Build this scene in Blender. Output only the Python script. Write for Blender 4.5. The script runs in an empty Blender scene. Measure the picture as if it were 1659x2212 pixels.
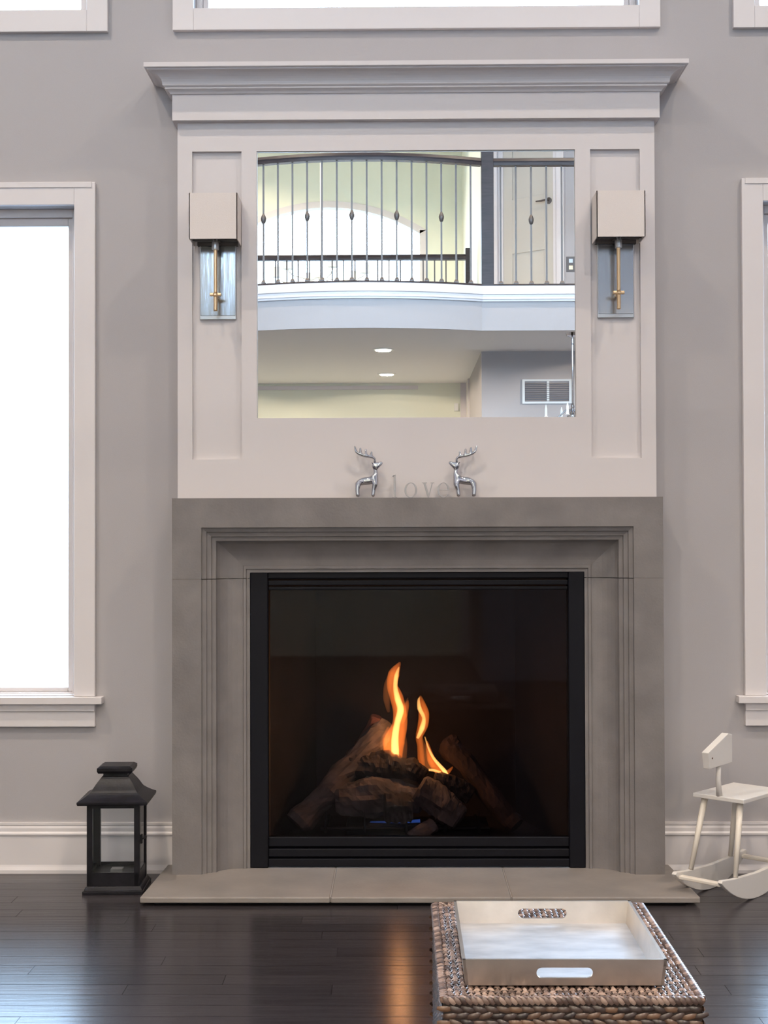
import bpy, bmesh, math, random
from mathutils import noise
from math import sin, cos, pi, radians
from mathutils import Vector, Matrix
rnd = random.Random(7)
S = bpy.context.scene
COL = S.collection

# ------------------------------------------------------------------ camera
CX, CY, CZ = -0.0603, -5.0, 1.21
YAW, PITCH, ROLL, F = 0.0113, 0.0163, -0.0030, 3000.0
cam_d = bpy.data.cameras.new('camera'); cam = bpy.data.objects.new('camera', cam_d); COL.objects.link(cam)
fw = Vector((-sin(YAW)*cos(PITCH), cos(YAW)*cos(PITCH), sin(PITCH)))
rt = Vector((cos(YAW), sin(YAW), 0)); up = rt.cross(fw)
r2 = rt*cos(ROLL)+up*sin(ROLL); u2 = -rt*sin(ROLL)+up*cos(ROLL)
cam.matrix_world = Matrix(((r2.x,u2.x,-fw.x,CX),(r2.y,u2.y,-fw.y,CY),(r2.z,u2.z,-fw.z,CZ),(0,0,0,1)))
cam_d.sensor_fit = 'VERTICAL'; cam_d.sensor_height = 36.0; cam_d.lens = 36.0*F/2212.0
cam_d.clip_start = 0.05
S.camera = cam

# ------------------------------------------------------------------ world, exposure
S.view_settings.view_transform = 'Standard'; S.view_settings.look = 'None'
S.view_settings.gamma = 1.0; S.view_settings.use_curve_mapping = False
S.view_settings.exposure = 0.09
W = bpy.data.worlds.new('world'); S.world = W; W.use_nodes = True
bg = W.node_tree.nodes['Background']; bg.inputs[0].default_value = (0.52, 0.74, 1.0, 1); bg.inputs[1].default_value = 23.0
S.cycles.max_bounces = 10; S.cycles.diffuse_bounces = 5; S.cycles.glossy_bounces = 5
S.cycles.transparent_max_bounces = 12; S.cycles.sample_clamp_indirect = 4.0
S.cycles.use_denoising = True

def area(name, loc, rot, sx, sy, power=0, color=(1,1,1), portal=False, shape='RECTANGLE', parent=None, spread=None):
    l = bpy.data.lights.new(name, 'AREA'); l.shape = shape; l.size = sx
    if shape == 'RECTANGLE': l.size_y = sy
    l.energy = power; l.color = color; l.cycles.is_portal = portal
    if spread: l.spread = spread
    o = bpy.data.objects.new(name, l); COL.objects.link(o); o.location = loc; o.rotation_euler = rot
    if parent: o.parent = parent
    return o
# sky portals: they only guide the sampling of the sky through the real openings
def portal_front(x0, x1, z0, z1, y=0.16): area('sky_portal', ((x0+x1)/2, y, (z0+z1)/2), (-pi/2, 0, 0), x1-x0, z1-z0, portal=True)
WIN_FRONT = [(-2.60, -1.232, .632, 2.404), (1.247, 2.615, .632, 2.404), (-.80, .808, 3.115, 5.1), (-2.60, -1.187, 3.113, 5.1), (1.222, 2.615, 3.11, 5.1)]
for w in WIN_FRONT: portal_front(*w)
SIDE_WIN = []
RX = 3.6
for (a, b, z0, z1) in SIDE_WIN:
    area('sky_portal', (-RX-.16, (a+b)/2, (z0+z1)/2), (pi/2, 0, -pi/2), b-a, z1-z0, portal=True)
    area('sky_portal', (RX+.16, (a+b)/2, (z0+z1)/2), (pi/2, 0, pi/2), b-a, z1-z0, portal=True)
area('sky_portal', (-.923, -12.32, 3.9), (pi/2, 0, 0), 2.25, 2.7, portal=True)

# ------------------------------------------------------------------ materials
def new_mat(name):
    m = bpy.data.materials.new(name); m.use_nodes = True
    nt = m.node_tree; b = nt.nodes['Principled BSDF']
    return m, nt, b
def N(nt, t, **kw):
    n = nt.nodes.new(t)
    for k, v in kw.items(): setattr(n, k, v)
    return n
def plain(name, col, rough=.5, metal=0.0, bump=0.0, bscale=200, var=0.0, vscale=6, stretch=None, emit=None, spec=None, coat=0):
    m, nt, b = new_mat(name)
    b.inputs['Base Color'].default_value = (*col, 1); b.inputs['Roughness'].default_value = rough; b.inputs['Metallic'].default_value = metal
    if spec is not None: b.inputs['Specular IOR Level'].default_value = spec
    if coat: b.inputs['Coat Weight'].default_value = coat; b.inputs['Coat Roughness'].default_value = .15
    tc = N(nt, 'ShaderNodeTexCoord'); mp = N(nt, 'ShaderNodeMapping')
    nt.links.new(tc.outputs['Object'], mp.inputs['Vector'])
    if stretch: mp.inputs['Scale'].default_value = stretch
    if var:
        nz = N(nt, 'ShaderNodeTexNoise'); nz.inputs['Scale'].default_value = vscale; nz.inputs['Detail'].default_value = 6
        rp = N(nt, 'ShaderNodeValToRGB'); nt.links.new(mp.outputs[0], nz.inputs['Vector']); nt.links.new(nz.outputs['Fac'], rp.inputs[0])
        rp.color_ramp.elements[0].position = .3; rp.color_ramp.elements[1].position = .7
        rp.color_ramp.elements[0].color = (*[c*(1-var) for c in col], 1); rp.color_ramp.elements[1].color = (*[min(1, c*(1+var)) for c in col], 1)
        nt.links.new(rp.outputs[0], b.inputs['Base Color'])
    if bump:
        nz = N(nt, 'ShaderNodeTexNoise'); nz.inputs['Scale'].default_value = bscale; nz.inputs['Detail'].default_value = 3
        bp = N(nt, 'ShaderNodeBump'); bp.inputs['Strength'].default_value = bump; bp.inputs['Distance'].default_value = .002
        nt.links.new(mp.outputs[0], nz.inputs['Vector']); nt.links.new(nz.outputs['Fac'], bp.inputs['Height']); nt.links.new(bp.outputs[0], b.inputs['Normal'])
    if emit:
        b.inputs['Emission Color'].default_value = (*emit[:3], 1); b.inputs['Emission Strength'].default_value = emit[3]
    return m
M = {}
M['wall'] = plain('painted_greige_wall', (.39, .368, .372), .75, bump=.15, bscale=350)
M['ceiling'] = plain('white_ceiling_paint', (.84, .82, .80), .8, bump=.1)
M['cream'] = plain('pale_green_cream_wall', (.78, .80, .67), .75, bump=.1)
M['white'] = plain('white_trim_paint', (.66, .62, .62), .42, bump=.03, bscale=60)
M['panel'] = plain('white_overmantel_paint', (.60, .56, .56), .45, bump=.03, bscale=60)
M['door_paint'] = plain('beige_door_paint', (.50, .46, .40), .45, bump=.03)
M['stone'] = plain('grey_cast_stone', (.175, .158, .152), .62, bump=.35, bscale=120, var=.14, vscale=9)
M['hearth'] = plain('grey_hearth_stone', (.24, .21, .19), .5, bump=.2, bscale=90, var=.12, vscale=7)
M['grout'] = plain('pale_grout', (.30, .27, .25), .8, bump=.2)
M['dark_gap'] = plain('dark_recess', (.02, .018, .018), .8, bump=.2)
M['black_metal'] = plain('black_painted_metal', (.005, .005, .008), .5, spec=.15, bump=.05)
M['fire_liner'] = plain('sooty_fire_liner', (.016, .011, .011), .8, var=.5, vscale=5, bump=.4, bscale=40)
M['lantern'] = plain('dark_bronze_lantern', (.008, .007, .010), .36, spec=.2, var=.4, vscale=30, bump=.3, bscale=80)
M['shade'] = plain('white_linen_shade', (.66, .60, .57), .8, bump=.3, bscale=500)
M['steel'] = plain('brushed_nickel', (.50, .50, .50), .3, metal=1, bump=.1, bscale=300, stretch=(8, 8, .3))
M['plate'] = plain('wavy_polished_nickel', (.37, .385, .40), .2, metal=1, bump=.4, bscale=14, stretch=(3, 3, .4))
M['brass'] = plain('satin_brass', (.75, .52, .30), .3, metal=1, bump=.05)
M['chrome'] = plain('polished_silver', (.60, .60, .63), .07, metal=1, bump=.02, bscale=30)
M['letter'] = plain('satin_silver_letter', (.34, .33, .34), .35, metal=.55, bump=.2, bscale=200)
M['dark_wood'] = plain('dark_stained_rail', (.030, .022, .024), .42, spec=.3, var=.3, vscale=8, stretch=(1, 8, 8), bump=.05)
M['iron'] = plain('dark_bronze_iron', (.10, .085, .08), .45, metal=.5, bump=.1)
M['toy'] = plain('white_painted_toy_wood', (.68, .64, .60), .5, bump=.1, bscale=80)
M['toy_edge'] = plain('cream_toy_edge', (.74, .67, .58), .5, bump=.1)
M['log_grey'] = plain('ashy_ceramic_log', (.10, .085, .08), .9, var=.5, vscale=14, bump=1, bscale=40)
M['log_char'] = plain('charred_ceramic_log', (.025, .02, .02), .9, var=.6, vscale=20, bump=1, bscale=50)
M['log_red'] = plain('reddish_ceramic_log', (.10, .04, .03), .9, var=.5, vscale=14, bump=1, bscale=40)
M['log_dim'] = plain('dim_ceramic_log', (.028, .016, .014), .9, var=.5, vscale=14, bump=1, bscale=40)  # darkened log copy, weak light on the right log put into its colour
M['snow'] = plain('snow', (.85, .87, .9), .8, bump=.3, bscale=3)
M['grey_box'] = plain('louvre_grey', (.22, .21, .22), .5, metal=.2, bump=.05)
M['plastic'] = plain('white_plastic', (.8, .8, .78), .4, bump=.02)
M['glow'] = plain('glowing_lamp_diffuser', (.9, .9, .85), .5, emit=(1, .93, .78, 4.0))
M['bulb_shade'] = plain('lit_chandelier_shade', (.8, .8, .78), .7, emit=(1, .97, .9, .12))
M['siding'] = plain('pale_siding', (.5, .52, .55), .7, bump=.2)
M['roofing'] = plain('frosted_lid', (.10, .105, .11), .8, bump=.4, bscale=20)

def mirror_mat():
    m, nt, b = new_mat('mirror_silvering')
    b.inputs['Base Color'].default_value = (.82, .79, .74, 1); b.inputs['Metallic'].default_value = 1; b.inputs['Roughness'].default_value = 0.0
    return m
M['mirror'] = mirror_mat()
def pane_mat(name, tint, ior=1.45, gl=(1,1,1)):
    m = bpy.data.materials.new(name); m.use_nodes = True; nt = m.node_tree; nt.nodes.clear()
    out = N(nt, 'ShaderNodeOutputMaterial'); t = N(nt, 'ShaderNodeBsdfTransparent'); g = N(nt, 'ShaderNodeBsdfGlossy')
    fr = N(nt, 'ShaderNodeFresnel'); mx = N(nt, 'ShaderNodeMixShader')
    t.inputs[0].default_value = (*tint, 1); g.inputs['Roughness'].default_value = .02; g.inputs[0].default_value = (*gl, 1); fr.inputs[0].default_value = ior
    nt.links.new(fr.outputs[0], mx.inputs[0]); nt.links.new(t.outputs[0], mx.inputs[1]); nt.links.new(g.outputs[0], mx.inputs[2]); nt.links.new(mx.outputs[0], out.inputs[0])
    return m
M['pane'] = pane_mat('clear_window_glass', (.98, .99, 1.0), 1.3)
M['fireglass'] = pane_mat('smoked_fire_glass', (.60, .57, .60), 1.19)

def silver_tray_mat():
    m, nt, b = new_mat('silver_leaf'); tc = N(nt, 'ShaderNodeTexCoord')
    nz = N(nt, 'ShaderNodeTexNoise'); nz.inputs['Scale'].default_value = 9; nz.inputs['Detail'].default_value = 5
    mp = N(nt, 'ShaderNodeMapping'); mp.inputs['Scale'].default_value = (1, 2.5, 1)
    rp = N(nt, 'ShaderNodeValToRGB'); rp.color_ramp.elements[0].color = (.44, .46, .50, 1); rp.color_ramp.elements[1].color = (.68, .70, .74, 1)  # bluish window light put into the leaf colours
    rp.color_ramp.elements[0].position = .3; rp.color_ramp.elements[1].position = .65
    nt.links.new(tc.outputs['Object'], mp.inputs[0]); nt.links.new(mp.outputs[0], nz.inputs[0]); nt.links.new(nz.outputs['Fac'], rp.inputs[0]); nt.links.new(rp.outputs[0], b.inputs['Base Color'])
    mr = N(nt, 'ShaderNodeMapRange'); mr.inputs['To Min'].default_value = .60; mr.inputs['To Max'].default_value = .45
    nt.links.new(nz.outputs['Fac'], mr.inputs[0]); nt.links.new(mr.outputs[0], b.inputs['Roughness']); b.inputs['Metallic'].default_value = .9
    return m
M['tray'] = silver_tray_mat()
M['tray_side'] = plain('silver_leaf_brown_reflection', (.66, .59, .53), .36, metal=1, var=.12, vscale=12, bump=.1)  # same silver leaf, brown reflection of the dark floor put into its colour
def wicker_mat(k=1.0):
    m, nt, b = new_mat('woven_rattan'); g = N(nt, 'ShaderNodeNewGeometry')
    rp = N(nt, 'ShaderNodeValToRGB'); e = rp.color_ramp.elements
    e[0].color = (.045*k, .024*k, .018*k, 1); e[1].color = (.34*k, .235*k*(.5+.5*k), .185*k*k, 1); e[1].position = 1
    x = e.new(.45); x.color = (.14*k, .088*k, .07*k, 1)
    nt.links.new(g.outputs['Random Per Island'], rp.inputs[0]); nt.links.new(rp.outputs[0], b.inputs['Base Color'])
    b.inputs['Roughness'].default_value = .33; b.inputs['Coat Weight'].default_value = .4; b.inputs['Coat Roughness'].default_value = .25
    return m
M['wicker'] = wicker_mat(); M['wicker_shaded'] = wicker_mat(.5)  # sides use a darker copy, their shade put into the colour
M['wicker_core'] = plain('dark_wicker_core', (.03, .018, .014), .8, bump=.2)
M['rope'] = plain('tan_rattan_edge', (.30, .19, .14), .45, var=.3, vscale=60, bump=.3)
def plank_mat():
    m, nt, b = new_mat('espresso_oak_plank'); tc = N(nt, 'ShaderNodeTexCoord'); oi = N(nt, 'ShaderNodeObjectInfo')
    mp = N(nt, 'ShaderNodeMapping'); mp.inputs['Scale'].default_value = (1.2, 22, 22)
    ad = N(nt, 'ShaderNodeVectorMath', operation='ADD'); nt.links.new(tc.outputs['Object'], mp.inputs[0]); nt.links.new(mp.outputs[0], ad.inputs[0]); nt.links.new(oi.outputs['Location'], ad.inputs[1])
    nz = N(nt, 'ShaderNodeTexNoise'); nz.inputs['Scale'].default_value = 3; nz.inputs['Detail'].default_value = 7; nt.links.new(ad.outputs[0], nz.inputs[0])
    rp = N(nt, 'ShaderNodeValToRGB'); rp.color_ramp.elements[0].color = (.013, .011, .013, 1); rp.color_ramp.elements[1].color = (.050, .042, .046, 1)
    mt = N(nt, 'ShaderNodeMath', operation='MULTIPLY_ADD'); nt.links.new(oi.outputs['Random'], mt.inputs[0]); mt.inputs[1].default_value = .35
    nt.links.new(nz.outputs['Fac'], mt.inputs[2]); sb = N(nt, 'ShaderNodeMath', operation='SUBTRACT'); nt.links.new(mt.outputs[0], sb.inputs[0]); sb.inputs[1].default_value = .15
    nt.links.new(sb.outputs[0], rp.inputs[0]); nt.links.new(rp.outputs[0], b.inputs['Base Color'])
    mr = N(nt, 'ShaderNodeMapRange'); mr.inputs['To Min'].default_value = .19; mr.inputs['To Max'].default_value = .28
    b.inputs['Anisotropic'].default_value = .65; tg = N(nt, 'ShaderNodeCombineXYZ'); tg.inputs[1].default_value = 1; nt.links.new(tg.outputs[0], b.inputs['Tangent'])
    nt.links.new(nz.outputs['Fac'], mr.inputs[0]); nt.links.new(mr.outputs[0], b.inputs['Roughness'])
    bp = N(nt, 'ShaderNodeBump'); bp.inputs['Strength'].default_value = .35; bp.inputs['Distance'].default_value = .002
    nt.links.new(nz.outputs['Fac'], bp.inputs['Height']); nt.links.new(bp.outputs[0], b.inputs['Normal'])
    return m
M['plank'] = plank_mat()
def flame_mat(name, col, strength):
    m = bpy.data.materials.new(name); m.use_nodes = True; nt = m.node_tree; nt.nodes.clear()
    out = N(nt, 'ShaderNodeOutputMaterial'); e = N(nt, 'ShaderNodeEmission'); e.inputs[0].default_value = (*col, 1); e.inputs[1].default_value = strength
    nt.links.new(e.outputs[0], out.inputs['Volume']); return m
M['flame_outer'] = flame_mat('orange_flame_gas', (1.0, .22, .028), 55)
M['flame_inner'] = flame_mat('yellow_flame_gas', (1.0, .52, .13), 260)
M['flame_wisp'] = flame_mat('thin_flame_gas', (1.0, .30, .06), 16)
M['flame_blue'] = flame_mat('blue_burner_flame', (.08, .25, 1.0), 40)

# ------------------------------------------------------------------ helpers
class MB:
    def __init__(s): s.bm = bmesh.new()
    def box(s, x0, x1, y0, y1, z0, z1, mtx=None):
        v = [s.bm.verts.new(p) for p in ((x0,y0,z0),(x1,y0,z0),(x1,y1,z0),(x0,y1,z0),(x0,y0,z1),(x1,y0,z1),(x1,y1,z1),(x0,y1,z1))]
        for f in ((0,3,2,1),(4,5,6,7),(0,1,5,4),(1,2,6,5),(2,3,7,6),(3,0,4,7)): s.bm.faces.new([v[i] for i in f])
        if mtx: bmesh.ops.transform(s.bm, matrix=mtx, verts=v)
        return s
    def frustum(s, w0, d0, z0, w1, d1, z1, c=(0,0)):
        cx, cy = c; v = []
        for w, d, z in ((w0,d0,z0),(w1,d1,z1)):
            for sx, sy in ((-1,-1),(1,-1),(1,1),(-1,1)): v.append(s.bm.verts.new((cx+sx*w/2, cy+sy*d/2, z)))
        for f in ((0,3,2,1),(4,5,6,7),(0,1,5,4),(1,2,6,5),(2,3,7,6),(3,0,4,7)): s.bm.faces.new([v[i] for i in f])
        return s
    def prism(s, poly, h0, h1, fn):
        """extrude a 2D outline (list of (a,b)) from h0 to h1; fn(a,b,h)->xyz"""
        A = [s.bm.verts.new(fn(a, b, h0)) for a, b in poly]; B = [s.bm.verts.new(fn(a, b, h1)) for a, b in poly]
        s.bm.faces.new(A); s.bm.faces.new(B[::-1]); n = len(poly)
        for i in range(n): s.bm.faces.new((A[i], B[i], B[(i+1) % n], A[(i+1) % n]))
        return s
    def strip(s, P, Q, h0, h1, fn, closed=False):
        """solid ribbon between two outlines P and Q"""
        n = len(P); L = [[s.bm.verts.new(fn(*p, h)) for p in X] for X in (P, Q) for h in (h0, h1)]
        P0, P1, Q0, Q1 = L; R = range(n if closed else n-1)
        for i in R:
            j = (i+1) % n
            for a, b in ((P0, Q0), (Q1, P1), (P1, P0), (Q0, Q1)): s.bm.faces.new((a[i], b[i], b[j], a[j]))
        if not closed:
            s.bm.faces.new((P0[0], Q0[0], Q1[0], P1[0])); s.bm.faces.new((P0[-1], P1[-1], Q1[-1], Q0[-1]))
        return s
    def tube(s, pts, rad, seg=10, cap=True, sq=(1,1)):
        pts = [Vector(p) for p in pts]; rad = rad if hasattr(rad, '__len__') else [rad]*len(pts); rings = []
        ref = Vector((0,0,1)) if abs((pts[-1]-pts[0]).normalized().z) < .9 else Vector((0,1,0))
        for i, p in enumerate(pts):
            t = (pts[min(i+1, len(pts)-1)]-pts[max(i-1, 0)]).normalized(); a = t.cross(ref).normalized(); b = t.cross(a).normalized()
            rings.append([s.bm.verts.new(p+(a*cos(2*pi*k/seg)*sq[0]+b*sin(2*pi*k/seg)*sq[1])*rad[i]) for k in range(seg)])
        for r0, r1 in zip(rings, rings[1:]):
            for k in range(seg): s.bm.faces.new((r0[k], r0[(k+1) % seg], r1[(k+1) % seg], r1[k]))
        if cap: s.bm.faces.new(rings[0][::-1]); s.bm.faces.new(rings[-1])
        return s
    def lathe(s, prof, seg=20, c=(0,0,0), axis='z'):
        rings = []
        for r, z in prof:
            ring = []
            for k in range(seg):
                a = 2*pi*k/seg; p = (r*cos(a), r*sin(a), z)
                if axis == 'y': p = (p[0], p[2], p[1])
                ring.append(s.bm.verts.new((c[0]+p[0], c[1]+p[1], c[2]+p[2])))
            rings.append(ring)
        for r0, r1 in zip(rings, rings[1:]):
            for k in range(seg): s.bm.faces.new((r0[k], r0[(k+1) % seg], r1[(k+1) % seg], r1[k]))
        s.bm.faces.new(rings[0][::-1]); s.bm.faces.new(rings[-1]); return s
    def sweep(s, path, prof, fn, caps=True):
        """profile [(off,h)] (closed outline) swept along a 2D path with mitres; off is to the right of travel"""
        path = [Vector(p) for p in path]; rows = []
        for i, p in enumerate(path):
            d0 = (p-path[i-1]).normalized() if i else (path[1]-p).normalized()
            d1 = (path[i+1]-p).normalized() if i < len(path)-1 else d0
            n0 = Vector((d0.y, -d0.x)); n1 = Vector((d1.y, -d1.x)); m = (n0+n1).normalized(); m = m/max(.3, m.dot(n0))
            rows.append([s.bm.verts.new(fn(p.x+m.x*o, p.y+m.y*o, h)) for o, h in prof])
        n = len(prof)
        for a, b in zip(rows, rows[1:]):
            for k in range(n): s.bm.faces.new((a[k], a[(k+1) % n], b[(k+1) % n], b[k]))
        if caps: s.bm.faces.new(rows[0][::-1]); s.bm.faces.new(rows[-1])
        return s
    def cell(s, c, u, v, n, h, nu=4):
        """a small arched pillow strand"""
        c, u, v, n = Vector(c), Vector(u), Vector(v), Vector(n); rows = []
        for i in range(nu+1):
            t = i/nu*2-1; k = math.sqrt(max(0, 1-t*t)); w = .55+.45*k
            rows.append([s.bm.verts.new(c+u*t+v*q*w+n*(h*(k if q == 0 else k*.35)-h*.25)) for q in (-1, 0, 1)])
        for a, b in zip(rows, rows[1:]):
            for q in (0, 1): s.bm.faces.new((a[q], a[q+1], b[q+1], b[q]))
        return s
    def build(s, name, m, parent=None, bevel=0, smooth=False, loc=None, rotz=None):
        bmesh.ops.recalc_face_normals(s.bm, faces=s.bm.faces)
        me = bpy.data.meshes.new(name); s.bm.to_mesh(me); s.bm.free(); me.materials.append(M[m] if isinstance(m, str) else m)
        if smooth: me.shade_smooth()
        o = bpy.data.objects.new(name, me); COL.objects.link(o)
        if parent: o.parent = parent
        if loc: o.location = loc
        if rotz is not None: o.rotation_euler.z = rotz
        if bevel:
            b = o.modifiers.new('bevel', 'BEVEL'); b.width = bevel; b.segments = 2; b.limit_method = 'ANGLE'; b.angle_limit = radians(40)
        return o
XYZ = lambda a, b, h: (a, b, h)
XZ = lambda a, b, h: (a, h, b)          # outline in x,z extruded along y
def tag(o, label=None, cat=None, group=None, kind=None):
    for k, v in (('label', label), ('category', cat), ('group', group), ('kind', kind)):
        if v: o[k] = v
    return o
def thing(name, label, cat, loc=(0,0,0), rotz=0, group=None, kind=None):
    o = bpy.data.objects.new(name, None); COL.objects.link(o); o.location = loc; o.rotation_euler.z = rotz
    o.empty_display_size = .05
    return tag(o, label, cat, group, kind)
def struct(o): o['kind'] = 'structure'; return o
def kids(o): return [c for c in bpy.data.objects if c.parent == o]
def copy_tree(o, parent=None):
    c = o.copy(); COL.objects.link(c)
    if parent: c.parent = parent
    for k in [x for x in ALLKIDS.get(o.name, [])]: copy_tree(k, c)
    return c
ALLKIDS = {}
def index_tree(o):
    ALLKIDS[o.name] = [c for c in COL.objects if c.parent == o]
    for c in ALLKIDS[o.name]: index_tree(c)

# ------------------------------------------------------------------ the setting
def holed_wall(name, a0, a1, z0, z1, holes, t0, t1, fn, mat='wall'):
    """wall slab in the (a,z) plane, thickness t0..t1, with rectangular holes"""
    A = sorted({a0, a1, *[h[0] for h in holes], *[h[1] for h in holes]}); Z = sorted({z0, z1, *[h[2] for h in holes], *[h[3] for h in holes]})
    mb = MB(); bm = mb.bm
    inside = lambda a, z: (a0 < a < a1 and z0 < z < z1 and not any(h[0] < a < h[1] and h[2] < z < h[3] for h in holes))
    vc = {}
    def V(a, z, t):
        k = (a, z, t)
        if k not in vc: vc[k] = bm.verts.new(fn(a, z, t))
        return vc[k]
    for i in range(len(A)-1):
        for j in range(len(Z)-1):
            x0, x1, y0, y1 = A[i], A[i+1], Z[j], Z[j+1]; cx, cz = (x0+x1)/2, (y0+y1)/2
            if not inside(cx, cz): continue
            for t in (t0, t1): bm.faces.new((V(x0,y0,t), V(x1,y0,t), V(x1,y1,t), V(x0,y1,t)))
            for (p, q, nx, nz) in (((x0,y0),(x1,y0),cx,y0-1e-4),((x0,y1),(x1,y1),cx,y1+1e-4),((x0,y0),(x0,y1),x0-1e-4,cz),((x1,y0),(x1,y1),x1+1e-4,cz)):
                if not inside(nx, nz): bm.faces.new((V(*p,t0), V(*q,t0), V(*q,t1), V(*p,t1)))
    return struct(mb.build(name, mat))
CEIL = 6.0; BACK = -12.13
fire_hole = (-.60, .60, .03, 1.08)
wf = holed_wall('wall_front', -RX, RX, 0, CEIL, WIN_FRONT+[fire_hole], 0, .15, lambda a, z, t: (a, t, z))
holed_wall('wall_left', BACK, 0, 0, CEIL, SIDE_WIN, 0, .15, lambda a, z, t: (-RX-t, a, z))
holed_wall('wall_right', BACK, 0, 0, CEIL, SIDE_WIN, 0, .15, lambda a, z, t: (RX+t, a, z))
struct(MB().box(-RX-.15, RX+.15, BACK-.15, .15, CEIL, CEIL+.15).build('ceiling', 'ceiling'))

# back wall of the foyer with a wide arched opening
AX, AH, AZ0, AZS, AZT = -.923, 1.12, 2.55, 4.90, 5.225
def arch_z(x, grow=0):
    c = AH+grow; rise = AZT-AZS; R = (AH*AH+rise*rise)/(2*rise)+grow; zc = AZT+grow-R
    return zc+math.sqrt(max(0, R*R-(x-AX)**2))
mb = MB(); F2 = lambda a, b, h: (a, BACK-h, b)
xs = [AX-AH+2*AH*i/32 for i in range(33)]
mb.prism([(-RX-.15, 0), (AX-AH, 0), (AX-AH, CEIL), (-RX-.15, CEIL)], 0, .15, F2).prism([(AX+AH, 0), (RX+.15, 0), (RX+.15, CEIL), (AX+AH, CEIL)], 0, .15, F2)
mb.prism([(AX-AH, 0), (AX+AH, 0), (AX+AH, AZ0), (AX-AH, AZ0)], 0, .15, F2)
mb.strip([(x, CEIL) for x in xs], [(x, arch_z(x)) for x in xs], 0, .15, F2)
struct(mb.build('wall_back', 'cream'))
w6 = thing('window_6', None, None, kind='structure')
mb = MB(); inn = [(x, arch_z(x)) for x in xs]
rise = AZT-AZS; AR = (AH*AH+rise*rise)/(2*rise); AZC = AZT-AR; TH = math.asin(AH/AR)
inn = [(AX+AR*sin(-TH+2*TH*i/32), AZC+AR*cos(-TH+2*TH*i/32)) for i in range(33)]
TH2 = math.asin((AH+.08)/(AR+.08)); out_ = [(AX+(AR+.08)*sin(-TH2+2*TH2*i/32), AZC+(AR+.08)*cos(-TH2+2*TH2*i/32)) for i in range(33)]
mb.strip(out_, inn, -.02, .0, F2); mb.box(AX-AH-.08, AX-AH, BACK, BACK+.02, AZ0, out_[0][1]); mb.box(AX+AH, AX+AH+.08, BACK, BACK+.02, AZ0, out_[0][1])
mb.build('casing', 'white', w6)
mb = MB()
mb.box(AX-AH, AX+AH, BACK-.12, BACK-.09, AZ0, AZ0+.05); mb.build('bottom_frame', 'white', w6)
MB().prism([(AX-AH, AZ0)]+[(AX+AH, AZ0)]+inn[::-1], .10, .104, F2).build('pane', 'pane', w6)

# floor: base plus boards
PW = .083
floor = struct(MB().box(-RX-.15, RX+.15, BACK-.15, .15, -.12, -.012).build('floor', 'dark_gap'))
def board_mesh(L):
    mb = MB(); mb.box(0, L, 0, PW-.0019, -.012, 0); bm = mb.bm
    me = bpy.data.meshes.new('plank'); bmesh.ops.recalc_face_normals(bm, faces=bm.faces); bm.to_mesh(me); bm.free(); me.materials.append(M['plank']); return me
lens = [.55, .8, 1.05, 1.3, 1.6]; bmesh_pool = [board_mesh(L) for L in lens]
npl = 0; y = 0.0; row = 0; hearth_b = (-.90, .90, -.43)
while row < 33:
    y = -.0-(row+1)*PW; x = -2.3-rnd.random()*.6
    while x < 2.3 and npl < 290:
        k = rnd.randrange(5); L = lens[k]
        o = bpy.data.objects.new('plank', bmesh_pool[k]); COL.objects.link(o); o.parent = floor; o.location = (x, y, 0)
        npl += 1; x += L+.0012
    row += 1
yrest = -row*PW
mb = MB()
for r_ in range(int((yrest-BACK)/PW)+1):
    yy = yrest-(r_+1)*PW; x = -3.6
    while x < 3.6:
        L = rnd.choice((.9, 1.2, 1.6)); mb.box(x, min(x+L, 3.6)-.0012, max(yy, BACK), yy+PW-.0012, -.012, 0); x += L
for r_ in range(33):
    yy = -(r_+1)*PW; mb.box(-3.6, -2.92, yy, yy+PW-.0012, -.012, 0); mb.box(3.91-.3, 3.6, yy, yy+PW-.0012, -.012, 0) if False else None
mb.box(2.3, 3.6, yrest, 0, -.0119, -.004)
o = mb.build('planks_beyond', 'plank', floor); o['kind'] = 'stuff'

# baseboards
def base_prof(): return [(0, 0), (.022, 0), (.022, .012), (.016, .024), (.014, .03), (.014, .132), (.018, .136), (.018, .142), (.013, .148), (.013, .160), (.010, .168), (.012, .172), (.012, .18), (0, .18)]
struct(MB().sweep([(-RX, 0), (-.857, 0)], base_prof(), XYZ).build('baseboard_left', 'white'))
struct(MB().sweep([(.857, 0), (RX, 0)], base_prof(), XYZ).build('baseboard_right', 'white'))

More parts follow.
